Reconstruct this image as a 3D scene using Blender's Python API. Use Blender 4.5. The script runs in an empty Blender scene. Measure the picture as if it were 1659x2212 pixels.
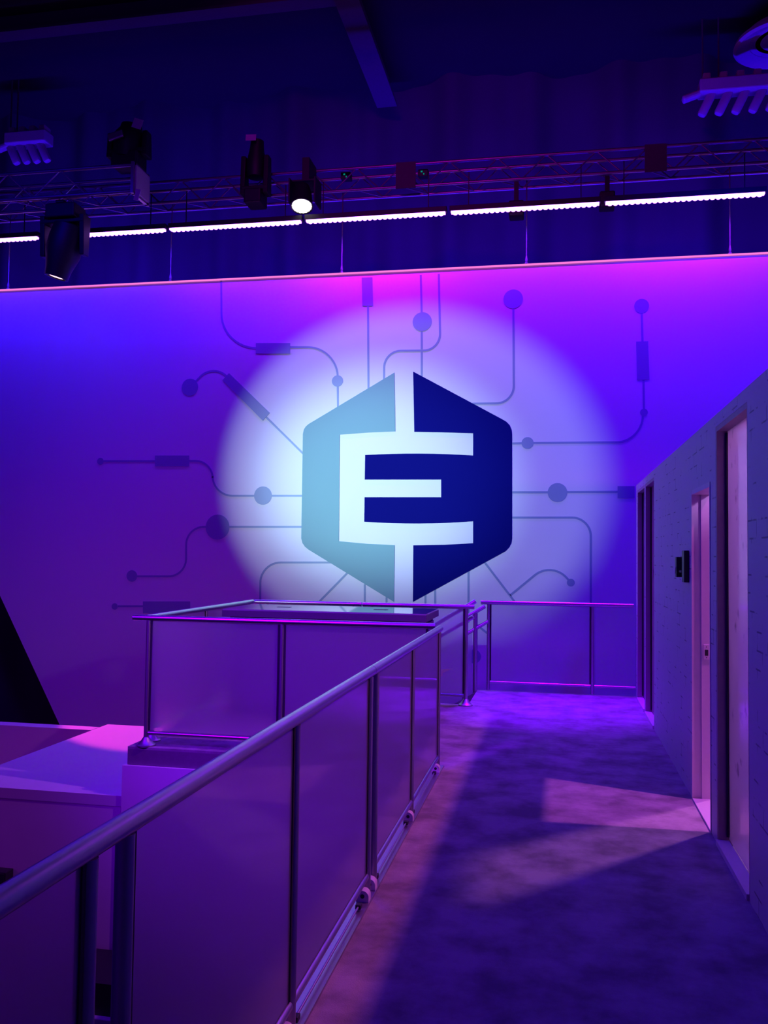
import bpy, bmesh, math, random
from mathutils import Vector, Matrix

# ------------------------------------------------------------------ camera
EYE = 1.61
CX, CY, FPX = 829.5, 1106.0, 1920.0
YAW, PITCH, ROLL = math.radians(11.077), math.radians(2.641), math.radians(0.764)
_f = Vector((-math.sin(YAW)*math.cos(PITCH), math.cos(YAW)*math.cos(PITCH), math.sin(PITCH)))
_r0 = Vector((math.cos(YAW), math.sin(YAW), 0.0))
_u0 = _r0.cross(_f)
RGT = _r0*math.cos(ROLL) + _u0*math.sin(ROLL)
UPV = -_r0*math.sin(ROLL) + _u0*math.cos(ROLL)
FWD = _f
scene = bpy.context.scene
COL = scene.collection
cam_d = bpy.data.cameras.new('camera'); cam = bpy.data.objects.new('camera', cam_d); COL.objects.link(cam)
m = Matrix((RGT, UPV, -FWD)).transposed().to_4x4(); m.translation = Vector((0, 0, EYE)); cam.matrix_world = m
cam_d.sensor_fit = 'VERTICAL'; cam_d.sensor_height = 24.0; cam_d.lens = 24.0*FPX/2212.0
cam_d.clip_start = 0.02; cam_d.clip_end = 200
scene.camera = cam

# ------------------------------------------------------------------ view, world
vs = scene.view_settings
vs.view_transform = 'Standard'; vs.look = 'None'; vs.exposure = 0.0; vs.gamma = 1.0; vs.use_curve_mapping = False
w = bpy.data.worlds.new('world'); scene.world = w; w.use_nodes = True
w.node_tree.nodes['Background'].inputs[0].default_value = (0.12, 0.0, 1.0, 1)
w.node_tree.nodes['Background'].inputs[1].default_value = 0.10

# ------------------------------------------------------------------ lights of the venue, and added fill lights
def look_rot(frm, to):
    return (Vector(to)-Vector(frm)).to_track_quat('-Z', 'Y').to_euler()
def spot(name, frm, to, watts, color, deg, blend=0.5, radius=0.05):
    d = bpy.data.lights.new(name, 'SPOT'); d.energy = watts; d.color = color
    d.spot_size = math.radians(deg); d.spot_blend = blend; d.shadow_soft_size = radius
    o = bpy.data.objects.new(name, d); COL.objects.link(o); o.location = frm; o.rotation_euler = look_rot(frm, to); return o
def area(name, loc, to, sx, sy, watts, color, spread=180):
    d = bpy.data.lights.new(name, 'AREA'); d.energy = watts; d.color = color; d.shape = 'RECTANGLE'
    d.size = sx; d.size_y = sy; d.spread = math.radians(spread)
    o = bpy.data.objects.new(name, d); COL.objects.link(o); o.location = loc; o.rotation_euler = look_rot(loc, to); return o

BAT_Y, BAT_Z = 11.62, 6.15
WALL_Y, WALL_TOP = 12.0, 5.52
SPOT_AT = (-7.5, 1.0, 3.4)                      # profile spotlight on the logo
SPOT_TO = (-2.26, 12.0, 2.64); SPOT_DEG = 24.0
spot('logo_spot_light', SPOT_AT, SPOT_TO, 2150, (0.650, 0.825, 1.000), SPOT_DEG, 0.36, 0.03)
spot('logo_spot_core_light', SPOT_AT, (-2.50, 12.0, 2.62), 8200, (0.450, 0.760, 1.000), SPOT_DEG*0.78, 1.0, 0.03)
spot('blue_wash_light_a', (-7.0, 7.2, 7.6), (-7.4, 12.0, 4.1), 312, (0.000, 0.000, 1.000), 66, 1.0, 0.2)
spot('blue_wash_light_b', (2.6, 7.2, 7.6), (2.0, 12.0, 3.0), 1700, (0.000, 0.000, 1.000), 66, 1.0, 0.2)
spot('purple_wash_light', (-4.5, 4.0, 8.0), (-4.0, 12.0, -0.5), 510, (0.167, 0.000, 1.000), 95, 1.0, 0.3)
spot('blue_deck_light', (-2.0, 6.0, 8.5), (-0.6, 6.0, 0.0), 840, (0.050, 0.000, 1.000), 80, 1.0, 0.3)
spot('violet_deck_fill_light', (0.1, 10.3, 6.1), (0.0, 9.9, 0.0), 4300, (0.170, 0.000, 1.000), 33, 1.0, 0.15)  # added down-light, strengthens the battens' violet on the far carpet
spot('booth_lamp_light', (2.8, 5.6, 5.42), (0.0, 5.7, 0.6), 782, (1.000, 0.162, 0.971), 80, 0.8, 0.06)
spot('booth_far_lamp_light', (4.5, 9.7, 7.0), (0.80, 5.85, 0.75), 1250, (1.000, 0.300, 0.820), 16, 0.5, 0.30)
spot('mover_beam_light', (-6.93, 10.98, 5.40), (-4.25, 9.75, -0.4), 3640, (1.000, 0.049, 0.400), 25, 0.25, 0.05)
spot('left_beam_light', (-9.5, 8.0, 6.0), (-5.35, 6.75, -0.4), 1125, (0.667, 0.040, 1.000), 9, 0.6, 0.05)
area('drape_fill_light', (-3.0, 12.6, 4.6), (-3.0, 14.4, 7.2), 14.0, 0.2, 432, (0.028, 0.000, 1.000), 110)  # added out of sight behind the wall to raise the drape's blue
spot('front_fill_light', (-5.2, -0.5, 6.5), (-2.3, 6.9, 0.9), 5600, (0.190, 0.000, 1.000), 26, 1.0, 0.6)  # added fill without a fixture, brightens the landing's front glass
spot('blue_side_fill_light', (-6.0, 2.2, 3.3), (0.0, 3.6, 1.3), 260, (0.02, 0.000, 1.000), 75, 1.0, 0.3)  # added fill from the left for the near handrail and right wall
spot('truss_fill_light', (-2.5, 4.5, 8.8), (-1.5, 12.0, 7.4), 330, (0.85, 0.0, 1.0), 66, 1.0, 0.2)  # added light to bring up the truss chords
spot('magenta_low_light', (-9.0, 3.0, 3.2), (-5.6, 10.0, -0.3), 230, (0.60, 0.000, 1.0), 70, 1.0, 0.6)
spot('door_fill_light', (2.5, 4.7, 3.0), (0.95, 4.95, 1.5), 330, (0.66, 0.30, 1.0), 100, 0.8, 0.15)  # added lamp behind the near door, makes its glass glow
spot('room_magenta_light', (2.6, 7.8, 2.3), (1.6, 9.9, 0.9), 160, (0.556, 0.000, 1.000), 90, 0.8, 0.1)

# ------------------------------------------------------------------ helpers: pixel -> place
def ray(x, y):
    return RGT*((x-CX)/FPX) - UPV*((y-CY)/FPX) + FWD
def P(x, y, axis, val):
    d = ray(x, y); e = Vector((0, 0, EYE)); t = (val-e[axis])/d[axis]; return e+d*t

# ------------------------------------------------------------------ materials
MATS = {}
def nodes_of(name):
    mt = bpy.data.materials.new(name); mt.use_nodes = True; MATS[name] = mt
    return mt, mt.node_tree.nodes, mt.node_tree.links
def simple(name, col, rough=0.5, metal=0.0, noise=0.08, scale=30.0, bump=0.0, coat=0.0, spec=0.5):
    mt, n, l = nodes_of(name); b = n['Principled BSDF']
    b.inputs['Roughness'].default_value = rough; b.inputs['Metallic'].default_value = metal
    b.inputs['Coat Weight'].default_value = coat; b.inputs['Coat Roughness'].default_value = 0.04
    b.inputs['Specular IOR Level'].default_value = spec
    tc = n.new('ShaderNodeTexCoord'); nz = n.new('ShaderNodeTexNoise'); nz.inputs['Scale'].default_value = scale
    nz.inputs['Detail'].default_value = 4
    l.new(tc.outputs['Object'], nz.inputs['Vector'])
    mx = n.new('ShaderNodeMix'); mx.data_type = 'RGBA'
    mx.inputs['A'].default_value = (*[c*(1-noise) for c in col], 1); mx.inputs['B'].default_value = (*[min(1, c*(1+noise)) for c in col], 1)
    l.new(nz.outputs['Fac'], mx.inputs['Factor']); l.new(mx.outputs['Result'], b.inputs['Base Color'])
    if bump:
        bp = n.new('ShaderNodeBump'); bp.inputs['Strength'].default_value = bump; bp.inputs['Distance'].default_value = 0.01
        l.new(nz.outputs['Fac'], bp.inputs['Height']); l.new(bp.outputs['Normal'], b.inputs['Normal'])
    return mt
def emit(name, col, strength):
    mt, n, l = nodes_of(name); n.remove(n['Principled BSDF'])
    e = n.new('ShaderNodeEmission'); e.inputs[0].default_value = (*col, 1); e.inputs[1].default_value = strength
    l.new(e.outputs[0], n['Material Output'].inputs[0]); return mt

simple('wall_white', (0.72, 0.72, 0.74), 0.6, noise=0.015, scale=3)
simple('paint_white', (0.70, 0.68, 0.70), 0.45, noise=0.04, scale=8)
simple('logo_teal', (0.20, 0.38, 0.36), 0.7, noise=0.02, scale=2, spec=0.2)
simple('logo_navy', (0.003, 0.004, 0.13), 0.9, noise=0.03, scale=2, spec=0.06)
simple('trace_grey', (0.25, 0.34, 0.46), 0.55, noise=0.03, scale=4)
simple('alu', (0.58, 0.57, 0.60), 0.33, metal=1.0, noise=0.05, scale=60)
simple('alu_dark', (0.46, 0.43, 0.48), 0.45, metal=1.0, noise=0.05, scale=60)
simple('alu_white', (0.66, 0.62, 0.62), 0.45, noise=0.05, scale=60)
simple('gasket', (0.02, 0.02, 0.025), 0.6)
simple('black_plastic', (0.012, 0.012, 0.016), 0.45)
simple('fixture_black', (0.010, 0.010, 0.014), 0.55)
simple('sticker', (0.55, 0.5, 0.6), 0.6)
simple('truss_metal', (0.40, 0.38, 0.42), 0.42, metal=0.9, noise=0.1)
simple('steel_wire', (0.16, 0.16, 0.2), 0.5, metal=0.6)
simple('counter_dark', (0.10, 0.08, 0.12), 0.5, noise=0.1)
simple('counter_gloss', (0.30, 0.28, 0.34), 0.05, noise=0.02, coat=1.0)
simple('ceiling_dark', (0.014, 0.012, 0.016), 0.9, noise=0.3, scale=1.2)
simple('beam_dark', (0.09, 0.06, 0.09), 0.7, noise=0.2)
simple('duct_paint', (0.45, 0.40, 0.46), 0.5, noise=0.1)
simple('door_panel', (0.62, 0.52, 0.60), 0.22, noise=0.08, scale=3, coat=0.3)
simple('door_frame', (0.34, 0.22, 0.27), 0.55, noise=0.1, scale=20)
simple('frame_white', (0.62, 0.56, 0.60), 0.5, noise=0.05)
simple('room_floor', (0.60, 0.55, 0.58), 0.7, noise=0.12, scale=3)
simple('lower_floor', (0.05, 0.045, 0.055), 0.8, noise=0.2, scale=4)
simple('deck_fascia', (0.16, 0.13, 0.17), 0.7, noise=0.15, scale=25)
simple('ledge_paint', (0.62, 0.60, 0.64), 0.55, noise=0.03, scale=5)
simple('pale_plastic', (0.5, 0.42, 0.5), 0.5)
emit('bar_lens', (0.40, 0.115, 1.0), 9.0)
emit('edge_glow', (1.0, 0.20, 0.72), 1.05)  # batten light caught on the wall's top edge, put in as emission
emit('par_lens', (1.0, 0.93, 0.88), 3.2)
emit('mover_lens', (1.0, 0.55, 0.75), 2.2)
emit('led_green', (0.0, 0.6, 0.5), 0.35)

# carpet
mt, n, l = nodes_of('carpet'); b = n['Principled BSDF']; b.inputs['Roughness'].default_value = 0.95; b.inputs['Specular IOR Level'].default_value = 0.1
tc = n.new('ShaderNodeTexCoord')
n1 = n.new('ShaderNodeTexNoise'); n1.inputs['Scale'].default_value = 3.4; n1.inputs['Detail'].default_value = 6; n1.inputs['Roughness'].default_value = 0.62
n2 = n.new('ShaderNodeTexNoise'); n2.inputs['Scale'].default_value = 170; n2.inputs['Detail'].default_value = 2
l.new(tc.outputs['Object'], n1.inputs['Vector']); l.new(tc.outputs['Object'], n2.inputs['Vector'])
cr = n.new('ShaderNodeValToRGB'); cr.color_ramp.elements[0].position = 0.36; cr.color_ramp.elements[0].color = (0.21, 0.19, 0.21, 1)
cr.color_ramp.elements[1].position = 0.62; cr.color_ramp.elements[1].color = (0.40, 0.37, 0.40, 1)
l.new(n1.outputs['Fac'], cr.inputs[0])
mx = n.new('ShaderNodeMix'); mx.data_type = 'RGBA'; mx.blend_type = 'MULTIPLY'; mx.inputs['Factor'].default_value = 0.45
l.new(cr.outputs[0], mx.inputs['A']); l.new(n2.outputs['Color'], mx.inputs['B'])
mx2 = n.new('ShaderNodeMix'); mx2.data_type = 'RGBA'; mx2.inputs['Factor'].default_value = 0.7
l.new(mx.outputs['Result'], mx2.inputs['A']); l.new(cr.outputs[0], mx2.inputs['B'])
l.new(mx2.outputs['Result'], b.inputs['Base Color'])
bp = n.new('ShaderNodeBump'); bp.inputs['Strength'].default_value = 0.5; bp.inputs['Distance'].default_value = 0.004
l.new(n2.outputs['Fac'], bp.inputs['Height']); l.new(bp.outputs['Normal'], b.inputs['Normal'])

# painted block wall whose joints show here and there
mt, n, l = nodes_of('block_wall'); b = n['Principled BSDF']; b.inputs['Roughness'].default_value = 0.55
tc = n.new('ShaderNodeTexCoord'); sp = n.new('ShaderNodeSeparateXYZ'); cb = n.new('ShaderNodeCombineXYZ')
l.new(tc.outputs['Object'], sp.inputs[0]); l.new(sp.outputs['Y'], cb.inputs['X']); l.new(sp.outputs['Z'], cb.inputs['Y'])
br = n.new('ShaderNodeTexBrick'); br.inputs['Scale'].default_value = 1.0; br.inputs['Brick Width'].default_value = 0.21; br.inputs['Row Height'].default_value = 0.085
br.inputs['Mortar Size'].default_value = 0.0045; br.inputs['Mortar Smooth'].default_value = 0.15
br.inputs['Color1'].default_value = (1, 1, 1, 1); br.inputs['Color2'].default_value = (1, 1, 1, 1); br.inputs['Mortar'].default_value = (0, 0, 0, 1)
l.new(cb.outputs[0], br.inputs['Vector'])
nm = n.new('ShaderNodeTexNoise'); nm.inputs['Scale'].default_value = 5.5; nm.inputs['Detail'].default_value = 5
l.new(tc.outputs['Object'], nm.inputs['Vector'])
rm = n.new('ShaderNodeValToRGB'); rm.color_ramp.elements[0].position = 0.54; rm.color_ramp.elements[1].position = 0.60
l.new(nm.outputs['Fac'], rm.inputs[0])
mu = n.new('ShaderNodeMath'); mu.operation = 'MULTIPLY'; l.new(br.outputs['Fac'], mu.inputs[0]); l.new(rm.outputs[0], mu.inputs[1])
mc = n.new('ShaderNodeMix'); mc.data_type = 'RGBA'; mc.inputs['A'].default_value = (0.50, 0.50, 0.54, 1); mc.inputs['B'].default_value = (0.14, 0.13, 0.18, 1)
l.new(mu.outputs[0], mc.inputs['Factor']); l.new(mc.outputs['Result'], b.inputs['Base Color'])

# frosted white glass: milky body, blurred see-through, clear gloss on the face
mt, n, l = nodes_of('frosted_glass'); n.remove(n['Principled BSDF'])
df = n.new('ShaderNodeBsdfDiffuse'); df.inputs[0].default_value = (0.62, 0.60, 0.65, 1)
tr = n.new('ShaderNodeBsdfTranslucent'); tr.inputs[0].default_value = (0.75, 0.72, 0.78, 1)
rf = n.new('ShaderNodeBsdfRefraction'); rf.inputs['Color'].default_value = (0.97, 0.96, 0.98, 1); rf.inputs['Roughness'].default_value = 0.38; rf.inputs['IOR'].default_value = 1.22
gl = n.new('ShaderNodeBsdfGlossy'); gl.inputs['Roughness'].default_value = 0.06
m1 = n.new('ShaderNodeMixShader'); m1.inputs[0].default_value = 0.40; l.new(df.outputs[0], m1.inputs[1]); l.new(tr.outputs[0], m1.inputs[2])
m2 = n.new('ShaderNodeMixShader'); m2.inputs[0].default_value = 0.62; l.new(m1.outputs[0], m2.inputs[1]); l.new(rf.outputs[0], m2.inputs[2])
fr = n.new('ShaderNodeFresnel'); fr.inputs['IOR'].default_value = 1.45
ge = n.new('ShaderNodeNewGeometry')                       # the clear coat is on the outer faces, the body is left undimmed on the way out
inv = n.new('ShaderNodeMath'); inv.operation = 'SUBTRACT'; inv.inputs[0].default_value = 1.0; l.new(ge.outputs['Backfacing'], inv.inputs[1])
fo = n.new('ShaderNodeMath'); fo.operation = 'MULTIPLY'; l.new(fr.outputs[0], fo.inputs[0]); l.new(inv.outputs[0], fo.inputs[1])
mxo = n.new('ShaderNodeMath'); mxo.operation = 'MAXIMUM'; mxo.inputs[1].default_value = 0.66; l.new(ge.outputs['Backfacing'], mxo.inputs[0])
l.new(mxo.outputs[0], m2.inputs[0])
m3 = n.new('ShaderNodeMixShader'); l.new(fo.outputs[0], m3.inputs[0]); l.new(m2.outputs[0], m3.inputs[1]); l.new(gl.outputs[0], m3.inputs[2])
l.new(m3.outputs[0], n['Material Output'].inputs[0])

# milky door glass lit from the booth behind it
mt, n, l = nodes_of('door_glass'); n.remove(n['Principled BSDF'])
tc = n.new('ShaderNodeTexCoord'); nz = n.new('ShaderNodeTexNoise'); nz.inputs['Scale'].default_value = 7.0; nz.inputs['Detail'].default_value = 6
l.new(tc.outputs['Object'], nz.inputs['Vector'])
rp = n.new('ShaderNodeValToRGB'); rp.color_ramp.elements[0].position = 0.27; rp.color_ramp.elements[0].color = (0.45, 0.40, 0.45, 1)
rp.color_ramp.elements[1].position = 0.36; rp.color_ramp.elements[1].color = (0.80, 0.76, 0.80, 1); l.new(nz.outputs['Fac'], rp.inputs[0])
df = n.new('ShaderNodeBsdfDiffuse'); tr = n.new('ShaderNodeBsdfTranslucent'); gl = n.new('ShaderNodeBsdfGlossy'); gl.inputs['Roughness'].default_value = 0.10
l.new(rp.outputs[0], df.inputs[0]); l.new(rp.outputs[0], tr.inputs[0])
m1 = n.new('ShaderNodeMixShader'); m1.inputs[0].default_value = 0.60; l.new(df.outputs[0], m1.inputs[1]); l.new(tr.outputs[0], m1.inputs[2])
fr = n.new('ShaderNodeFresnel'); fr.inputs['IOR'].default_value = 1.4
m3 = n.new('ShaderNodeMixShader'); l.new(fr.outputs[0], m3.inputs[0]); l.new(m1.outputs[0], m3.inputs[1]); l.new(gl.outputs[0], m3.inputs[2])
l.new(m3.outputs[0], n['Material Output'].inputs[0])

# black drape
mt, n, l = nodes_of('drape'); b = n['Principled BSDF']; b.inputs['Roughness'].default_value = 0.95
b.inputs['Specular IOR Level'].default_value = 0.1
tc = n.new('ShaderNodeTexCoord'); nz = n.new('ShaderNodeTexNoise'); nz.inputs['Scale'].default_value = 0.8
l.new(tc.outputs['Object'], nz.inputs['Vector'])
mx = n.new('ShaderNodeMix'); mx.data_type = 'RGBA'; mx.inputs['A'].default_value = (0.05, 0.04, 0.06, 1); mx.inputs['B'].default_value = (0.085, 0.07, 0.10, 1)
l.new(nz.outputs['Fac'], mx.inputs['Factor']); l.new(mx.outputs['Result'], b.inputs['Base Color'])

# ------------------------------------------------------------------ mesh building
class MB:
    def __init__(s): s.v = []; s.f = []
    def box(s, lo, hi):
        b = len(s.v); (x0, y0, z0), (x1, y1, z1) = lo, hi
        s.v += [(x0,y0,z0),(x1,y0,z0),(x1,y1,z0),(x0,y1,z0),(x0,y0,z1),(x1,y0,z1),(x1,y1,z1),(x0,y1,z1)]
        s.f += [tuple(b+i for i in q) for q in ((0,3,2,1),(4,5,6,7),(0,1,5,4),(1,2,6,5),(2,3,7,6),(3,0,4,7))]; return s
    def rbox(s, c, size, rot):        # oriented box
        R = rot.to_matrix() if hasattr(rot, 'to_matrix') else rot
        b = len(s.v); hx, hy, hz = [k/2 for k in size]
        for p in ((-1,-1,-1),(1,-1,-1),(1,1,-1),(-1,1,-1),(-1,-1,1),(1,-1,1),(1,1,1),(-1,1,1)):
            s.v.append(tuple(Vector(c)+R@Vector((p[0]*hx, p[1]*hy, p[2]*hz))))
        s.f += [tuple(b+i for i in q) for q in ((0,3,2,1),(4,5,6,7),(0,1,5,4),(1,2,6,5),(2,3,7,6),(3,0,4,7))]; return s
    def tube(s, a, c, r0, r1=None, n=14, cap=True):
        r1 = r0 if r1 is None else r1
        a = Vector(a); c = Vector(c); d = (c-a).normalized()
        up = Vector((0,0,1)) if abs(d.z) < 0.9 else Vector((1,0,0))
        x = d.cross(up).normalized(); y = d.cross(x); b = len(s.v)
        for p, r in ((a, r0), (c, r1)):
            for i in range(n):
                t = 2*math.pi*i/n; s.v.append(tuple(p + x*(r*math.cos(t)) + y*(r*math.sin(t))))
        for i in range(n):
            j = (i+1) % n; s.f.append((b+i, b+n+i, b+n+j, b+j))
        if cap:
            s.f.append(tuple(b+i for i in range(n))); s.f.append(tuple(b+n+n-1-i for i in range(n)))
        return s
    def path(s, pts, r, n=10):
        for a, c in zip(pts[:-1], pts[1:]): s.tube(a, c, r, n=n)
        return s
    def lathe(s, prof, org=(0,0,0), rot=None, n=28):   # prof: (radius, height)
        R = rot if rot is not None else Matrix.Identity(3); b = len(s.v); o = Vector(org)
        for r, h in prof:
            for i in range(n):
                t = 2*math.pi*i/n; s.v.append(tuple(o+R@Vector((r*math.cos(t), r*math.sin(t), h))))
        for k in range(len(prof)-1):
            for i in range(n):
                j = (i+1) % n; q = b+k*n
                s.f.append((q+i, q+j, q+n+j, q+n+i))
        if prof[0][0] > 1e-6: s.f.append(tuple(b+n-1-i for i in range(n)))
        if prof[-1][0] > 1e-6: s.f.append(tuple(b+(len(prof)-1)*n+i for i in range(n)))
        return s
    def prism(s, pts, d):             # polygon (3-D points) pushed along d
        b = len(s.v); k = len(pts); d = Vector(d)
        s.v += [tuple(p) for p in pts] + [tuple(Vector(p)+d) for p in pts]
        s.f.append(tuple(b+i for i in range(k))); s.f.append(tuple(b+k+k-1-i for i in range(k)))
        for i in range(k):
            j = (i+1) % k; s.f.append((b+i, b+k+i, b+k+j, b+j))
        return s
    def mesh(s, name, mat, smooth=True, bevel=0.0):
        me = bpy.data.meshes.new(name); me.from_pydata(s.v, [], s.f); me.update()
        bm = bmesh.new(); bm.from_mesh(me)
        if bevel:
            bmesh.ops.bevel(bm, geom=bm.edges[:], offset=bevel, segments=2, affect='EDGES', profile=0.5)
        bmesh.ops.recalc_face_normals(bm, faces=bm.faces[:]); bm.to_mesh(me); bm.free()
        me.materials.append(MATS[mat])
        if smooth:
            for p in me.polygons: p.use_smooth = True
            me.set_sharp_from_angle(angle=math.radians(40))
        return me
    def build(s, name, mat, parent=None, smooth=True, bevel=0.0):
        return link(name, s.mesh(name, mat, smooth, bevel), parent)
def link(name, me, parent=None):
    o = bpy.data.objects.new(name, me); COL.objects.link(o)
    if parent: o.parent = parent; o.matrix_parent_inverse = world_mat(parent).inverted()
    return o
def world_mat(o):
    mm = Matrix.LocRotScale(o.location, o.rotation_euler, o.scale)
    return (world_mat(o.parent) @ o.matrix_parent_inverse @ mm) if o.parent else mm
def tag(o, label, cat, group=None, kind=None):
    o['label'] = label; o['category'] = cat
    if group: o['group'] = group
    if kind: o['kind'] = kind
    return o
def thing(name, label, cat, loc=(0,0,0), group=None, kind=None):
    o = bpy.data.objects.new(name, None); COL.objects.link(o); o.location = loc; o.empty_display_size = 0.1
    return tag(o, label, cat, group, kind)
def hidden_light(o, parent):
    o.parent = parent; o.matrix_parent_inverse = world_mat(parent).inverted()

# ------------------------------------------------------------------ the setting
RX = -0.87                      # line of the near railing
WX = 0.89                       # face of the right-hand wall
LY, BY, FY = 6.86, 9.55, 10.62  # landing front edge, landing back edge, corridor end
LX = -3.42                      # landing left edge
LOW = -3.2
WT = 2.43

mb = MB()
outline = [(-0.955,-2.5),(WX+0.1,-2.5),(WX+0.1,FY+0.06),(-0.93,FY+0.06),(-0.93,BY+0.05),(LX-0.03,BY+0.05),(LX-0.03,LY-0.03),(-0.955,LY-0.03)]
mb.prism([(x, y, 0.0) for x, y in outline], (0, 0, -0.02))
tag(mb.build('floor', 'carpet', smooth=False), 'stained grey carpet of the raised corridor and landing', 'floor', kind='structure')
mb = MB(); mb.prism([(x, y, -0.02) for x, y in [(x*1.0, y) for x, y in outline]], (0, 0, -0.125))
tag(mb.build('trim_1', 'deck_fascia', smooth=False), 'dark edge board under the carpeted landing', 'edge board', kind='structure')

mb = MB(); mb.box((-0.955, -2.5, 0.001), (-0.838, LY-0.08, 0.012)); mb.box((-0.955, -2.5, 0.012), (-0.950, LY-0.08, 0.03))
mb.box((-0.912, -2.5, 0.012), (-0.909, LY-0.08, 0.018))
tag(mb.build('trim_2', 'alu_dark', smooth=False), 'flat aluminium floor channel running along the near railing', 'floor trim', kind='structure')

# base walls under the landing and the ledge
mb = MB(); mb.box((LX-0.06, LY-0.06, LOW), (-0.90, LY+0.06, -0.148)); mb.box((LX-0.06, LY+0.06, LOW), (LX+0.06, BY+0.03, -0.148))
tag(mb.build('wall_landing', 'paint_white', smooth=False), 'white painted wall carrying the landing', 'wall', kind='structure')
mb = MB(); mb.box((-5.05, LY, LOW), (-4.95, 9.55, -0.47)); mb.box((-11, LY-0.045, LOW), (LX-0.07, LY, -0.485))
tag(mb.build('wall_left', 'paint_white', smooth=False), 'white painted front wall of the lower booth, below the lit ledge', 'wall', kind='structure')
mb = MB(); mb.box((-5.07, LY-0.05, -0.485), (LX-0.065, 9.53, -0.40))
tag(mb.build('ledge_top', 'ledge_paint', smooth=False), 'wide flat white ledge beside the landing, lit pink and blue', 'ledge', kind='structure')
mb = MB(); mb.box((-11, 9.18, LOW), (-5.08, 9.36, -0.40))
tag(mb.build('wall_booth', 'ledge_paint', smooth=False), 'low white wall with bright pink top edge at far left', 'wall', kind='structure')
mb = MB(); mb.box((-11, LY-0.05, -0.485), (-5.08, LY+0.10, -0.40))
tag(mb.build('trim_3', 'ledge_paint', smooth=False), 'white cap of the booth front wall at the left frame edge', 'wall cap', kind='structure')
mb = MB(); mb.box((-16, -4, LOW-0.1), (8, 15.5, LOW))
tag(mb.build('floor_lower', 'lower_floor', smooth=False), 'dark lower hall floor under the raised deck', 'floor', kind='structure')

# logo wall
mb = MB(); mb.prism([(-5.9, WALL_Y, LOW), (4.4, WALL_Y, LOW), (4.4, WALL_Y, WALL_TOP), (-10.77, WALL_Y, WALL_TOP)], (0, 0.10, 0))
tag(mb.build('wall_back', 'wall_white', smooth=False), 'tall white graphic wall with slanted left edge behind the deck', 'wall', kind='structure')
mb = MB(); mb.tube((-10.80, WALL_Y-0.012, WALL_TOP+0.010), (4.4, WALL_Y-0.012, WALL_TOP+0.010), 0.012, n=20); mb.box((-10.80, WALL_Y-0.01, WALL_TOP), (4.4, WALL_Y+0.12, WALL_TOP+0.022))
tag(mb.build('trim_4', 'edge_glow'), 'thin bead along the graphic wall top, batten light on the edge set as pink glow', 'wall trim', kind='structure')

# drape and ceiling
mb = MB(); N = 360; x0, x1 = -17.0, 9.0
pts = []
random.seed(4)
ph = [random.uniform(0, 6.28) for _ in range(4)]
for i in range(N+1):
    x = x0+(x1-x0)*i/N
    y = 14.6 + 0.16*math.sin(x*2.1+ph[0]) + 0.09*math.sin(x*4.7+ph[1]) + 0.05*math.sin(x*9.3+ph[2])
    pts.append((x, y))
for i, (x, y) in enumerate(pts):
    mb.v += [(x, y, LOW), (x, y, 9.6), (x, y+0.02, LOW), (x, y+0.02, 9.6)]
for i in range(N):
    a = 4*i; mb.f += [(a, a+4, a+5, a+1), (a+2, a+3, a+7, a+6), (a+1, a+5, a+7, a+3)]
tag(mb.build('wall_far', 'drape'), 'black pleated drape hanging behind the truss', 'drape', kind='structure')
mb = MB(); mb.box((-17, -4, 9.6), (9, 15.5, 9.8))
tag(mb.build('ceiling', 'ceiling_dark', smooth=False), 'dark hall ceiling high above the truss', 'ceiling', kind='structure')

# right-hand wall with its openings (Y ranges)
DOORS = [(4.49, 5.365, 2.36), (5.55, 6.30, 2.06), (8.70, 9.545, 2.36), (9.62, 10.46, 2.36)]
mb = MB(); y = -2.5
for a, c, h in DOORS:
    mb.box((WX, y, 0.0), (WX+0.11, a, WT)); mb.box((WX, a, h), (WX+0.11, c, WT)); y = c
mb.box((WX, y, 0.0), (WX+0.11, FY+0.02, WT))
tag(mb.build('wall_right', 'block_wall', smooth=False), 'pale corridor wall with faint block joints and tall door recesses', 'wall', kind='structure')

def recess_door(i, a, c, h, label, frame):
    o = thing('door_%d' % i, label, 'door', (WX+0.08, (a+c)/2, 0), kind='structure')
    MB().box((WX+0.06, a+0.02, 0.035), (WX+0.095, c-0.03, h-0.03)).build('door_leaf', 'door_glass', o, smooth=False)
    MB().box((WX+0.001, c-0.03, 0.0), (WX+0.105, c, h)).build('door_jamb', frame, o, smooth=False)
    MB().box((WX+0.001, a, 0.0), (WX+0.105, a+0.02, h)).build('door_jamb', frame, o, smooth=False)
    MB().box((WX+0.001, a+0.02, h-0.03), (WX+0.105, c-0.03, h)).build('door_head', frame, o, smooth=False)
    MB().box((WX-0.012, a+0.02, 0.0), (WX+0.058, c-0.03, 0.03)).build('door_sill', 'frame_white', o, smooth=False)
    MB().tube((WX+0.052, c-0.04, 0.05), (WX+0.052, c-0.04, h-0.04), 0.008).build('door_seal', 'gasket', o)
    return o
d1 = recess_door(1, *DOORS[0], 'tall pale pink door set in a dark-framed recess, nearest on the right', 'door_frame')
d3 = recess_door(3, *DOORS[2], 'narrow violet-lit recessed door beyond the block wall stretch', 'door_frame')
d4 = recess_door(4, *DOORS[3], 'farthest recessed door, at the corridor end beside the far railing', 'door_frame')
for yy, zz, s in ((4.72, 2.02, 0.05), (4.66, 1.45, 0.06)):      # streaks of gloss on the near door, modelled as thin slivers
    MB().rbox((WX+0.0585, yy, zz), (0.002, 0.006, s), Matrix.Rotation(0.1, 3, 'X')).build('gloss_streak', 'sticker', d1, smooth=False)
a, c, h = DOORS[1]
d2 = thing('door_2', 'open doorway with pink-lit white frame spilling light on the carpet', 'doorway', (WX+0.05, (a+c)/2, 0), kind='structure')
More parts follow.
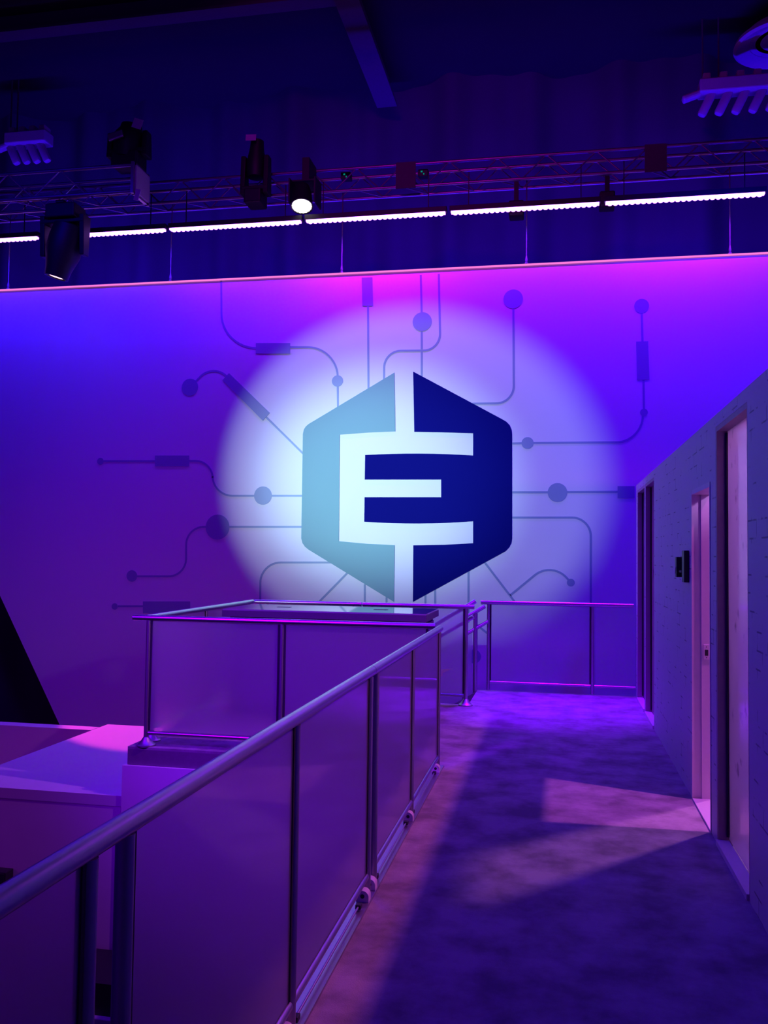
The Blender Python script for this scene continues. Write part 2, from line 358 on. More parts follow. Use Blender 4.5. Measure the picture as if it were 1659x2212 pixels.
MB().box((WX-0.004, c-0.018, 0.0), (WX+0.055, c, h)).build('door_jamb', 'frame_white', d2, smooth=False)
MB().box((WX+0.055, c-0.034, 0.0), (WX+0.125, c, h)).build('door_stop', 'frame_white', d2, smooth=False)
MB().box((WX-0.004, a, 0.0), (WX+0.115, a+0.018, h)).build('door_jamb', 'frame_white', d2, smooth=False)
MB().box((WX-0.004, a+0.018, h-0.03), (WX+0.115, c-0.034, h)).build('door_head', 'frame_white', d2, smooth=False)
MB().box((WX-0.004, a+0.018, 0.0), (WX+0.115, c-0.034, 0.012)).build('door_sill', 'frame_white', d2, smooth=False)
sk = MB().box((WX+0.066, c-0.040, 0.93), (WX+0.120, c-0.0345, 1.03)).build('strike_plate', 'alu_white', d2, smooth=False, bevel=0.002)
MB().box((WX+0.075, c-0.0412, 0.955), (WX+0.097, c-0.0402, 0.995)).build('latch_hole', 'gasket', sk, smooth=False)
MB().tube((WX+0.086, c-0.042, 1.013), (WX+0.086, c-0.040, 1.013), 0.0035).build('screw', 'gasket', sk)
MB().tube((WX+0.086, c-0.042, 0.942), (WX+0.086, c-0.040, 0.942), 0.0035).build('screw', 'gasket', sk)

# the booth room behind the doorway
mb = MB(); mb.box((WX+0.115, 3.6, -0.02), (4.2, 9.95, 0.0))
tag(mb.build('floor_room', 'room_floor', smooth=False), 'pale floor of the booth seen through the doorway', 'floor', kind='structure')
mb = MB(); mb.box((WX+0.115, 9.95, 0.0), (4.2, 10.05, WT))
mb.box((WX+0.115, 5.42, 0.0), (4.2, 5.50, WT))  # unseen partition added to keep the door fill off the corridor floor
tag(mb.build('wall_room_back', 'paint_white', smooth=False), 'white booth back wall inside the doorway, lit magenta, plus an added light-blocking partition', 'wall', kind='structure')

# ------------------------------------------------------------------ access reader on the wall
o = thing('card_reader', 'black access reader and plate on the wall left of the doorway', 'card reader', (WX-0.01, 6.53, 1.54))
MB().box((WX-0.035, 6.42, 1.435), (WX-0.001, 6.53, 1.655)).build('wall_plate', 'black_plastic', o, smooth=False, bevel=0.004)
r_ = MB().box((WX-0.055, 6.66, 1.465), (WX-0.001, 6.74, 1.61)).build('reader_body', 'black_plastic', o, smooth=False, bevel=0.004)
MB().rbox((WX-0.0575, 6.70, 1.515), (0.004, 0.012, 0.05), Matrix.Rotation(0.5, 3, 'X')).build('indicator_strip', 'sticker', r_, smooth=False)
MB().box((WX-0.038, 6.53, 1.50), (WX-0.004, 6.66, 1.515)).build('cable', 'gasket', o, smooth=False)

# ------------------------------------------------------------------ wall graphic
def W(x, y, dy=0.0): 
    p = P(x, y, 1, WALL_Y); return Vector((p.x, WALL_Y-dy, p.z))
def fillet(pts):
    out = []
    for i, q in enumerate(pts):
        p = Vector(q[:2]); r = q[2] if len(q) > 2 else 0
        if r == 0 or i in (0, len(pts)-1): out.append(p); continue
        a = (Vector(pts[i-1][:2])-p); b2 = (Vector(pts[i+1][:2])-p); la, lb = a.length, b2.length
        a.normalize(); b2.normalize(); t = min(r, la*0.98, lb*0.98)
        s, e = p+a*t, p+b2*t
        for k in range(13):
            u = k/12; ang = u
            # rounded corner: circular-like blend (rational quadratic)
            wq = 0.7071; d = (1-u)**2+2*u*(1-u)*wq+u*u
            out.append((s*(1-u)**2 + p*(2*u*(1-u)*wq) + e*u*u)/d)
    return out
def ribbon(pts, width, depth):
    q = [W(p.x, p.y) for p in fillet(pts)]; q = [Vector((p.x, p.z)) for p in q]
    L, R = [], []
    for i, p in enumerate(q):
        d = (q[min(i+1, len(q)-1)]-q[max(i-1, 0)]).normalized(); nrm = Vector((-d.y, d.x))*width/2
        L.append(p+nrm); R.append(p-nrm)
    mb = MB(); k = len(q)
    for yy in (WALL_Y-0.0002, WALL_Y-depth):
        mb.v += [(p.x, yy, p.y) for p in L] + [(p.x, yy, p.y) for p in R]
    for i in range(k-1):
        mb.f += [(2*k+i, 2*k+i+1, 3*k+i+1, 3*k+i), (i, k+i, k+i+1, i+1), (i, i+1, 2*k+i+1, 2*k+i), (k+i, 3*k+i, 3*k+i+1, k+i+1)]
    mb.f += [(0, 2*k, 3*k, k), (k-1, 2*k-1, 4*k-1, 3*k-1)]
    return mb
def polyplate(pix, depth):
    return MB().prism([W(x, y, 0.0002) for x, y in pix], (0, -(depth-0.0002), 0))
def disc(x, y, rpx, depth):
    c0 = W(x, y); r = (W(x+rpx, y)-W(x-rpx, y)).length/2
    return MB().prism([Vector((c0.x+r*math.cos(t), WALL_Y-0.0002, c0.z+r*math.sin(t))) for t in [2*math.pi*i/40 for i in range(40)]], (0, -(depth-0.0002), 0))
LW = 0.028
def trace(label, lines=(), nodes=(), blocks=(), at=None):
    c0 = W(*at); o = thing('circuit_trace', label, 'wall graphic', c0, 'printed circuit traces around the emblem')
    for L_ in lines: ribbon(L_, LW, 0.003).build('line', 'trace_grey', o, smooth=False)
    for x, y, r in nodes: disc(x, y, r, 0.004).build('dot', 'trace_grey', o, smooth=False)
    for bk in blocks: polyplate(bk, 0.005).build('block', 'trace_grey', o, smooth=False)
def rect(x0, y0, x1, y1): return [(x0, y0), (x1, y0), (x1, y1), (x0, y1)]
trace('grey trace with wide curve, horizontal block and small dot above the emblem left half',
      [[(478,606),(479,752,75),(555,752)], [(625,750),(728,750,95),(729.5,814)], [(729.5,833),(730,880)]], [(729,823,12)], [rect(553,741,627,764)], (600,750))
trace('straight grey trace hanging from a vertical block at the wall top edge', [[(795,658),(796,842)]], [], [[(781.5,600),(804.5,599),(806,661),(783,661)]], (795,660))
trace('straight vertical grey trace through a large dot above the emblem', [[(909,594),(911,678)], [(911,712),(911,754.6)], [(911,759.8),(911,818)]], [(912,695,20.5)], [], (911,700))
trace('S-curved grey trace crossing the vertical one above the emblem', [[(948,592),(951,757,36),(830,758,36),(829.5,822)]], [], [], (900,757))
trace('grey trace dropping from a large dot then curving left to the navy half', [[(1109,664),(1110,871,38),(1020,872)]], [(1108.5,646,21)], [], (1109,750))
trace('grey trace at upper right with top dot, tall block and long curve', [[(1386,674),(1388,742)], [(1390,818),(1391,886)], [(1389,895),(1384,955,52),(1150,957)], [(1130,957.5),(1104,958)]],
      [(1386,661,16), (1391,891,8.5), (1139.5,957,13)], [[(1374,738),(1400,737),(1403,820),(1376,821)]], (1386,800))
trace('straight grey trace with large dot and end block right of the emblem', [[(1104,1063.5),(1186,1063.5)], [(1223,1063),(1336,1062.5)]], [(1204,1064,21)], [rect(1334,1050,1371,1076)], (1240,1063))
trace('grey trace turning down behind the far railing at the right', [[(1104,1118),(1276,1118,40),(1276,1230),(1277,1510)]], [], [], (1276,1200))
trace('slanted grey trace with a hooked branch and small dot at lower right', [[(1044,1211),(1102,1287),(1130,1325)], [(1102,1286),(1192,1212,48),(1230,1255)]], [(1233,1258.5,8.5)], [], (1102,1287))
trace('short vertical grey trace below the navy half of the emblem', [[(1012,1232),(1012,1345)]], [], [], (1012,1290))
trace('twin stub lines under the lower tip of the navy half', [[(919,1284),(919,1330)], [(940,1273),(940,1330)]], [], [], (930,1300))
trace('pair of stub lines under the teal half tip', [[(788,1262),(788,1330)], [(835,1290),(835,1330)]], [], [], (810,1300))
trace('diagonal grey line running down left from the teal half', [[(753,1235),(660,1330)]], [], [], (700,1290))
trace('grey trace leaving the teal half leftward and curving straight down', [[(722,1215),(562.5,1215,44),(562,1330)]], [], [], (562,1260))
trace('grey trace with the largest dot and a stepped tail at lower left', [[(655,1138),(492,1138)], [(448,1138),(402.5,1138,38),(402,1245,38),(296,1245)]], [(470,1138.5,25.5), (285,1244,11.5)], [], (470,1138))
trace('grey trace with dot, step and dark block left of the emblem', [[(656,1071),(585,1071)], [(550,1071),(460,1071,42),(459,996,36),(408,995.5)], [(336,996),(222,996)]], [(568,1070.5,19), (217,996.5,7)], [rect(335,984,409,1007.5)], (460,1040))
trace('diagonal grey trace with a long slanted block and round dot at upper left', [[(658,983),(573,899)], [(492,815),(460,786,38),(418,829)]], [(410.5,836.5,17.5)], [[(495,806),(583,892),(568,909),(481,821)]], (530,860))
trace('short grey trace with small dot and block behind the landing rail', [[(255,1309.5),(312,1309.5)]], [(248,1310,6.5)], [rect(309,1299,411,1325)], (300,1310))
trace('lone dark dot low on the wall behind the stair rail', [[(1030,1350),(1058,1372)]], [(1024,1418,15)], [], (1024,1418))

em = thing('wall_emblem', 'large hexagon emblem split into teal and navy halves with a white letter E', 'logo', W(873,1050))
polyplate([(852,805),(854,932),(794,934.5),(734,939),(732,1169),(792,1174.5),(852.6,1177.5),(851,1300),(667,1187.5),(659,1181),(653.5,1173),(651,1163),(654.5,938),(656.5,928),(661,921),(667,916)], 0.008).build('left_half', 'logo_teal', em, smooth=False)['label'] = 'pale teal left half of the hexagon'
cv = []
for i in range(9):
    u = i/8; cv.append((1022-(1022-787)*u, 1126+4.3*4*u*(1-u)+u*1))
cu = []
for i in range(9):
    u = i/8; cu.append((789+(1022-789)*u, 983-3.6*4*u*(1-u)+u*1))
polyplate([(892.7,803),(1085,906),(1094,911.5),(1101,919),(1105,929),(1106,938),(1106,1163),(1104.5,1173),(1100,1182),(1092,1190.6),(892,1300),(893,1178),(960,1176.8),(1022,1173.4)]
          + cv + [(787.7,1074),(953,1074),(953,1036),(788,1036)] + cu + [(1022,936),(960,934.2),(895,933)], 0.008).build('right_half', 'logo_navy', em, smooth=False)['label'] = 'dark navy right half with the E cut out'

# ------------------------------------------------------------------ railings
def railing(name, label, a, c, post_t, z=1.07, ext=(0.05, 0.05), clamps=False, flanges=False, foot=0.0):
    a = Vector((*a, 0)); c = Vector((*c, 0)); d = (c-a).normalized(); Lg = (c-a).length
    o = thing(name, label, 'railing', (a+c)/2, 'tube and frosted glass railings of the deck')
    A = a-d*ext[0]; C = c+d*ext[1]; up = Vector((0, 0, 1)); nrm = d.cross(up)
    hr = z-0.024
    MB().tube(A+up*hr, C+up*hr, 0.024, n=24).build('handrail', 'alu', o)
    ps = [a+d*(t*Lg) for t in post_t]
    for p in ps:
        po = MB().tube(p+up*(0.013 if not flanges else 0.0), p+up*(hr-0.02), 0.020, n=18).build('post', 'alu_dark', o)
        if flanges:
            MB().lathe([(0.078,0.0),(0.077,0.012),(0.062,0.02),(0.040,0.045),(0.028,0.065),(0.0215,0.072)], p).build('post_foot', 'alu_dark', po)
        if clamps:
            q = p-Vector((0, 0.085, 0)); w_ = 0.029; pts = []
            for k in range(13):
                t = math.pi*k/12; pts.append((q.x+w_*math.cos(t), q.y, 0.036+w_*math.sin(t)))
            pts = [(q.x+w_, q.y, 0.013)] + pts + [(q.x-w_, q.y, 0.013)]
            cl = MB().prism(pts, (0, 0.05, 0)).build('base_clamp', 'alu_white', po)
            MB().tube((q.x, q.y-0.0015, 0.04), (q.x, q.y+0.004, 0.04), 0.010).build('clamp_hole', 'gasket', cl)
    for p, q in zip(ps[:-1], ps[1:]):
        MB().tube(p+d*0.02+up*0.105, q-d*0.02+up*0.105, 0.017, n=14).build('bottom_rail', 'alu', o)
        s, e = p+d*0.034, q-d*0.034
        R = Matrix((d, nrm, up)).transposed()
        MB().rbox((s+e)/2+up*0.5785, ((e-s).length, 0.010, 0.905), R).build('glass_panel', 'frosted_glass', o, smooth=False)
        for g in (p+d*0.027, q-d*0.027):
            MB().rbox(g+up*0.5785, (0.013, 0.018, 0.905), R).build('glazing_channel', 'gasket', o, smooth=False)
        if clamps:
            MB().tube((RX+0.003, p.y+0.03, 0.030), (RX+0.003, q.y-0.15, 0.030), 0.0045, n=8).build('tie_rod', 'alu_dark', o)
            for yy in (q.y-0.17, p.y+0.06):
                MB().box((RX-0.010, yy-0.02, 0.020), (RX+0.016, yy+0.015, 0.040)).build('rod_fork', 'gasket', o, smooth=False, bevel=0.003)
    return o
def posts(a, c, ys): return [(y-a)/(c-a) for y in ys]
railing('glass_railing', 'nearest railing module, cut by the lower left frame edge', (RX, -0.6), (RX, 1.60), posts(-0.6, 1.60, (-0.55, 0.52, 1.573)), ext=(0.0, 0.02), clamps=True)
railing('glass_railing', 'long foreground railing module between the narrow gap and the handrail joint', (RX, 1.62), (RX, 4.17), posts(1.62, 4.17, (1.722, 2.925, 4.135)), ext=(0.0, 0.02), clamps=True)
railing('glass_railing', 'corridor railing module ending at the landing corner', (RX, 4.195), (RX, 6.70), posts(4.195, 6.70, (4.285, 5.40, 6.62)), ext=(0.0, 0.02), clamps=True)
railing('glass_railing', 'front railing of the landing facing the camera, over the white base wall', (LX+0.06, LY+0.03), (RX-0.06, LY+0.03), posts(LX+0.06, RX-0.06, (LX+0.10, -2.17, RX-0.10)), ext=(0.10, 0.0), flanges=True)
railing('glass_railing', 'side railing on the left edge of the landing', (LX+0.06, LY+0.13), (LX+0.06, BY-0.03), posts(LY+0.13, BY-0.03, (LY+0.215, 8.2, BY-0.10)), ext=(0.07, 0.03), flanges=True)
railing('glass_railing', 'left half of the landing back railing, behind the counter', (LX+0.13, BY-0.01), (-2.12, BY-0.01), posts(LX+0.13, -2.12, (LX+0.22, -2.17)), ext=(0.04, 0.02), flanges=False)
railing('glass_railing', 'right half of the landing back railing, ending at the stair head', (-2.09, BY-0.01), (-0.90, BY-0.01), posts(-2.09, -0.90, (-2.01, -0.955)), ext=(0.0, 0.03), flanges=True)
railing('glass_railing', 'far railing closing the corridor end, top lit pink', (-0.86, FY), (0.86, FY), posts(-0.86, 0.86, (-0.80, 0.40)), z=1.065, ext=(0.03, 0.0), flanges=False)
# last glass panel of the far railing runs on to the wall
far = [q for q in bpy.data.objects if q.get('label', '').startswith('far railing')][0]
MB().box((0.434, FY-0.005, 0.126), (0.88, FY+0.005, 1.031)).build('glass_panel', 'frosted_glass', far, smooth=False)
MB().tube((0.42, FY, 0.105), (0.88, FY, 0.105), 0.017).build('bottom_rail', 'alu', far)

o = tag(MB().prism([P(978,1444.5,1,9.515), P(953,1446,1,9.515), P(952,1461,1,9.515), P(955.5,1461,1,9.515), P(956.5,1454,1,9.515), P(965,1450,1,9.515)], (0, 0.012, 0)).build('wall_bracket', 'alu_white', None, smooth=False),
    'small pale tapered bracket on the glass behind the corridor railing end', 'bracket')

# ------------------------------------------------------------------ stairs down behind the landing
st = thing('staircase', 'dark stair flight dropping left behind the landing', 'stairs', (-0.95, 10.1, -0.1))
for k in range(17):
    xx = -0.94-0.28*k; zz = -0.17*(k+1)
    MB().box((xx-0.30, BY+0.168, zz-0.04), (xx, FY-0.142, zz)).build('tread', 'deck_fascia', st, smooth=False)
for yy in (BY+0.14, FY-0.14):
    MB().prism([(-0.94, yy, 0.0), (-0.94, yy, -0.30), (-0.94-0.28*17, yy, -0.17*17-0.25), (-0.94-0.28*17, yy, -0.17*17+0.05)], (0, 0.025, 0)).build('stringer', 'alu_dark', st, smooth=False)
def stair_rail(label, yy, xt, ztop, zlow, xl, glass):
    o = thing('stair_handrail', label, 'handrail', (xt, yy, 0), 'handrails of the stair')
    s = 0.607; run = 3.2
    MB().tube((xt, yy, ztop), (xt-run, yy, ztop-run*s), 0.024, n=20).build('upper_rail', 'alu', o)
    MB().tube((xl, yy, zlow), (xl-run, yy, zlow-run*s), 0.022, n=20).build('lower_rail', 'alu', o)
    for px in (xt-0.11, xt-1.4, xt-2.7):
        dz = (xt-px)*s
        MB().tube((px, yy, ztop-dz-1.25), (px, yy, ztop-dz-0.02), 0.026).build('post', 'alu_dark', o)
    if glass:
        MB().prism([(xt-0.15, yy-0.005, zlow-0.10), (xt-1.36, yy-0.005, zlow-0.10-1.21*s), (xt-1.36, yy-0.005, zlow-0.85-1.21*s), (xt-0.15, yy-0.005, zlow-0.85)], (0, 0.01, 0)).build('glass_panel', 'frosted_glass', o, smooth=False)
    return o
stair_rail('near stair handrail pair, bright tube ends poking past the landing post', BY+0.10, -0.868, 1.105, 0.935, -0.89, False)
stair_rail('far stair handrail pair, dark tube ends beside the far railing', FY-0.07, -0.838, 1.000, 0.825, -0.80, True)

# ------------------------------------------------------------------ counter on the landing
CT = 1.05
o = thing('counter', 'long dark counter with glossy pale top on the landing', 'counter', (-2.2, 8.6, 0))
MB().box((-3.13, 8.25, 0.0), (-1.24, 9.0, CT-0.075)).build('body', 'counter_dark', o, smooth=False, bevel=0.004)
MB().box((-3.19, 8.19, CT-0.075), (-1.19, 9.06, CT-0.012)).build('edge_band', 'counter_dark', o, smooth=False, bevel=0.003)
top = MB().box((-3.185, 8.195, CT-0.012), (-1.195, 9.055, CT)).build('top', 'counter_gloss', o, smooth=False)
MB().box((-1.24, 8.35, 0.10), (-1.225, 8.95, 0.94)).build('end_panel', 'counter_dark', o, smooth=False)
for px, py in ((614,1311.5), (823,1317)):
    q = P(px, py, 2, CT)
    MB().box((q.x-0.07, q.y-0.03, CT), (q.x+0.07, q.y+0.03, CT+0.002)).build('cable_slot', 'gasket', top, smooth=False)

# ------------------------------------------------------------------ things low in the stairwell gap and on the booth wall
o = thing('equipment_rack', 'dark equipment rack with pale shelves seen through the railing gap', 'rack', (-3.45, 6.5, LOW))
MB().box((-3.95, 6.25, LOW), (-3.0, 6.78, -1.62)).build('rack_frame', 'black_plastic', o, smooth=False)
for zz in (-1.88, -2.14, -2.42):
    MB().box((-3.97, 6.20, zz-0.025), (-2.98, 6.25, zz+0.03)).build('shelf_front', 'pale_plastic', o, smooth=False, bevel=0.006)
o = thing('wall_speaker', 'small black box on the booth wall at the left frame edge', 'speaker', (-4.48, 6.75, -1.1))
MB().box((-4.57, 6.69, -1.20), (-4.43, 6.80, -1.05)).build('cabinet', 'black_plastic', o, smooth=False, bevel=0.006)
MB().box((-4.56, 6.684, -1.19), (-4.44, 6.689, -1.06)).build('grille', 'gasket', o, smooth=False)
MB().box((-4.52, 6.80, -1.15), (-4.48, 6.814, -1.10)).build('mount', 'black_plastic', o, smooth=False)

# ------------------------------------------------------------------ truss
def truss(label, x0, x1, y, zt, zb, dep, bay, end=None):
    o = thing('lighting_truss', label, 'truss', ((x0+x1)/2, y+dep/2, zb), 'lighting trusses')
    ch = MB().tube((x0, 0, 0), (x1, 0, 0), 0.024, n=12).mesh('chord', 'truss_metal')
    for yy in (y, y+dep):
        for zz in (zt, zb):
            c_ = link('chord', ch, o); c_.location = Vector((0, yy, zz)) + c_.location
    hgt = zt-zb
    dg = MB().tube((0, 0, 0), (bay/2, 0, -hgt), 0.010, n=8).mesh('diagonal', 'truss_metal')
    dg2 = MB().tube((0, 0, 0), (-bay/2, 0, -hgt), 0.010, n=8).mesh('diagonal', 'truss_metal')
    lac = MB().tube((0, 0, 0), (bay/2, dep, 0), 0.009, n=8).mesh('lacing', 'truss_metal')
    nb = int((x1-x0-0.1)/bay)
    for k in range(nb):
        xx = x0+0.1+bay*(k+0.5)
        for yy in (y, y+dep):
            for q in (dg, dg2):
                e_ = link('diagonal', q, o); e_.location = Vector((xx, yy, zt))
        e_ = link('lacing', lac, o); e_.location = Vector((xx, y, zb))
    for e_ in o.children:
        pass
    for xe in (x0, x1):
        fr = MB()
        for yy in (y, y+dep): fr.box((xe-0.02, yy-0.035, zb-0.035), (xe+0.02, yy+0.035, zt+0.035))
        for zz in (zb, zt): fr.box((xe-0.02, y, zz-0.035), (xe+0.02, y+dep, zz+0.035))
        fr.build('end_frame', 'truss_metal', o, smooth=False)
    return o
truss('long box truss spanning above the graphic wall', -10.5, 4.6, 12.0, 7.03, 6.72, 0.31, 0.66)
t2 = truss('shorter box truss at upper left ending in a square plate', -9.6, -5.62, 10.85, 6.78, 6.42, 0.42, 0.80)
MB().box((-5.60, 10.86, 6.42), (-5.58, 11.26, 6.78)).build('end_plate', 'duct_paint', t2, smooth=False)
MB().rbox((-5.55, 10.84, 6.36), (0.07, 0.01, 0.15), Matrix.Rotation(0.25, 3, 'Y')).build('tag', 'sticker', t2, smooth=False)
# junction blocks along the long truss
t1 = [q for q in bpy.data.objects if q.get('label', '').startswith('long box truss')][0]
for xx in (-2.1, 1.25):
    MB().box((xx-0.14, 11.975, 6.69), (xx+0.14, 11.99, 7.06)).build('splice_plate', 'beam_dark', t1, smooth=False)

# ------------------------------------------------------------------ LED battens
edges = [-9.465, -7.46, -5.46, -3.455, -1.453, 0.548, 2.557, 4.55]
cols = [(0.018,0,1), (0.022,0,1), (0.093,0,1), (0.24,0,1), (0.15,0,1), (0.29,0,1), (0.26,0,1)]
pows = [56, 56, 64, 80, 62, 45, 30]
names = ['batten lamp out past the left frame edge, violet-blue', 'batten lamp partly hidden behind the hanging moving light', 'batten lamp right of the moving light',
         'pink batten lamp below the bright round lamp', 'glowing batten lamp above the emblem gap', 'pink batten lamp second from the right frame edge', 'batten lamp cut by the right frame edge']
for k in range(7):
    a, c = edges[k]+0.02, edges[k+1]-0.02
    o = thing('led_batten', names[k], 'light bar', ((a+c)/2, BAT_Y, BAT_Z), 'LED battens over the graphic wall')
    MB().box((a, BAT_Y-0.05, BAT_Z+0.02), (c, BAT_Y+0.05, BAT_Z+0.09)).build('housing', 'fixture_black', o, smooth=False, bevel=0.004)
    ln = MB(); nn = 27
    for i in range(nn):
        xx = a+0.04+(c-a-0.08)*(i+0.5)/nn
        ln.lathe([(0.030,0.035),(0.030,0.0),(0.022,-0.008),(0.0,-0.012)], (xx, BAT_Y-0.01, BAT_Z-0.015), n=12)
    ln.box((a+0.02, BAT_Y-0.045, BAT_Z-0.005), (c-0.02, BAT_Y+0.02, BAT_Z+0.02))
    ln.build('lens_row', 'bar_lens', o)
    for xx in (a+0.25, c-0.25):
        MB().box((xx-0.006, BAT_Y-0.006, BAT_Z+0.09), (xx+0.006, BAT_Y+0.006, 6.70)).build('hanger', 'fixture_black', o, smooth=False)
    al = area('batten_light', ((a+c)/2, BAT_Y+0.03, BAT_Z-0.05), ((a+c)/2, 12.0, 4.6), c-a, 0.05, pows[k], cols[k], 150)
    hidden_light(al, o)

# ------------------------------------------------------------------ wall hanger cables
lab = ['hanger cable at the far left under the batten', 'hanger cable left of the circuit trace at the wall top', 'hanger cable above the emblem left half',
       'hanger cable above the round dot right of the emblem', 'hanger cable nearest the right frame edge']
for (px, py), L_ in zip(((18,620),(368,611),(738,597),(1137,575),(1577,548)), lab):
    q = P(px, py, 1, WALL_Y+0.05); zt0 = WALL_TOP+0.022
    o = thing('hanger_cable', L_, 'cable', (q.x, WALL_Y+0.05, zt0), 'cables holding the graphic wall')
    MB().tube((q.x, WALL_Y+0.05, zt0+0.12), (q.x, WALL_Y+0.05, 6.74), 0.008, n=8).build('wire', 'steel_wire', o)
    MB().lathe([(0.010,0.0),(0.026,0.015),(0.026,0.03),(0.014,0.04),(0.020,0.07),(0.014,0.10),(0.008,0.13)], (q.x, WALL_Y+0.05, zt0), n=12).build('turnbuckle', 'steel_wire', o)

# ------------------------------------------------------------------ lights on the truss
def R_to(d):
    return Vector(d).to_track_quat('Z', 'Y').to_matrix()
# bright par
o = thing('par_light', 'black round stage lamp with bright warm white lens under the truss', 'stage light', (-3.46, 11.6, 6.5), 'stage lights on the trusses')
ax = Vector((0.10, -0.34, -0.93)).normalized(); c0 = P(652, 446, 1, 11.45); Rm = R_to(ax)
MB().lathe([(0.05,-0.36),(0.10,-0.34),(0.13,-0.24),(0.15,-0.02),(0.155,0.0),(0.14,0.0),(0.13,-0.03)], c0, Rm).build('can', 'fixture_black', o)
ml = MB(); ml.lathe([(0.0,-0.006),(0.132,-0.006),(0.132,-0.016)], c0, Rm)
for rr, kk in ((0.0,1),(0.045,6),(0.085,12),(0.118,18)):
    for i in range(kk):
        t = 2*math.pi*i/kk; ml.lathe([(0.018,-0.007),(0.012,0.002),(0.0,0.005)], c0+Rm@Vector((rr*math.cos(t), rr*math.sin(t), 0)), Rm, n=8)
ml.build('lens', 'par_lens', o)
MB().box((c0.x-0.19, c0.y-0.02, c0.z+0.06), (c0.x-0.17, c0.y+0.30, c0.z+0.40)).box((c0.x+0.17, c0.y-0.02, c0.z+0.06), (c0.x+0.19, c0.y+0.30, c0.z+0.40)).box((c0.x-0.19, c0.y+0.1, c0.z+0.40), (c0.x+0.19, c0.y+0.3, c0.z+0.42)).build('yoke', 'fixture_black', o, smooth=False)
MB().box((c0.x-0.05, c0.y+0.15, c0.z+0.42), (c0.x+0.05, 11.97, c0.z+0.75)).build('clamp', 'fixture_black', o, smooth=False)

def mover(label, base, head_px, Yp, bz, sc=1.0, lens=True):
    bx = Vector((P(*base, 1, Yp).x, Yp, bz)); o = thing('moving_light', label, 'stage light', bx, 'stage lights on the trusses')
    hp = P(*head_px, 1, Yp)
    MB().box((bx.x-0.20*sc, Yp-0.16, bx.z-0.14), (bx.x+0.20*sc, Yp+0.16, bx.z+0.06)).build('base', 'fixture_black', o, smooth=False, bevel=0.02)
    dn = (hp-bx); s = 1 if dn.z > 0 else -1
    zz0 = bx.z + (0.06 if s > 0 else -0.14); zz1 = bx.z + dn.z*0.62
    yk = MB()
    for sx in (-1, 1):
        yk.prism([(bx.x+sx*0.27*sc-0.035, Yp-0.10, zz0-s*0.05), (bx.x+sx*0.27*sc-0.035, Yp+0.10, zz0-s*0.05), (bx.x+sx*0.27*sc-0.035, Yp+0.07, zz1+s*0.07), (bx.x+sx*0.27*sc-0.035, Yp-0.07, zz1+s*0.07)], (0.07, 0, 0))
    yk.box((bx.x-0.30*sc, Yp-0.10, min(zz0, zz0+s*0.06)), (bx.x+0.30*sc, Yp+0.10, max(zz0, zz0+s*0.06)))
    yk.build('yoke', 'fixture_black', o, smooth=False, bevel=0.012)
    piv = Vector((bx.x, Yp, bx.z+dn.z*0.55)); axv = (hp-piv); axl = axv.length; Rm = R_to(axv.normalized())
    MB().lathe([(0.10*sc,-0.30*sc),(0.19*sc,-0.27*sc),(0.215*sc,-0.10*sc),(0.215*sc,0.08*sc),(0.16*sc,axl*0.7),(0.145*sc,axl),(0.12*sc,axl),(0.115*sc,axl-0.03)], piv, Rm).build('head', 'fixture_black', o)
    if lens:
        MB().lathe([(0.0,axl-0.012),(0.085*sc,axl-0.014),(0.085*sc,axl-0.028)], piv, Rm).build('lens', 'mover_lens', o)
    return o, bx, hp
mv, bx, hp = mover('big black moving light hanging low at left with pink glowing lens', (142,448), (121,600), 11.06, 6.30, 1.1)
MB().box((bx.x-0.06, 10.9, bx.z+0.06), (bx.x+0.06, 11.22, 6.394)).build('clamp', 'fixture_black', mv, smooth=False)
mv2, bx, hp = mover('dark upright moving light with pale sticker on the left truss', (278,372), (285,272), 11.06, 6.96, 0.95, False)
q = P(297, 267, 1, 10.84); MB().rbox(q, (0.14, 0.006, 0.13), Matrix.Rotation(0.35, 3, 'Y')).build('sticker', 'sticker', mv2, smooth=False)
q = P(250, 293, 1, 10.82); MB().rbox(q, (0.22, 0.05, 0.10), Matrix.Rotation(-0.25, 3, 'Y')).build('side_handle', 'alu_dark', mv2, smooth=False, bevel=0.015)
mv3, bx, hp = mover('slim dark moving light standing above the truss left of the bright lamp', (552,425), (556,305), 11.75, 6.62, 0.62, False)
q = P(542, 297, 1, 11.58); MB().rbox(q, (0.15, 0.006, 0.085), Matrix.Rotation(0.05, 3, 'Y')).build('sticker', 'sticker', mv3, smooth=False)
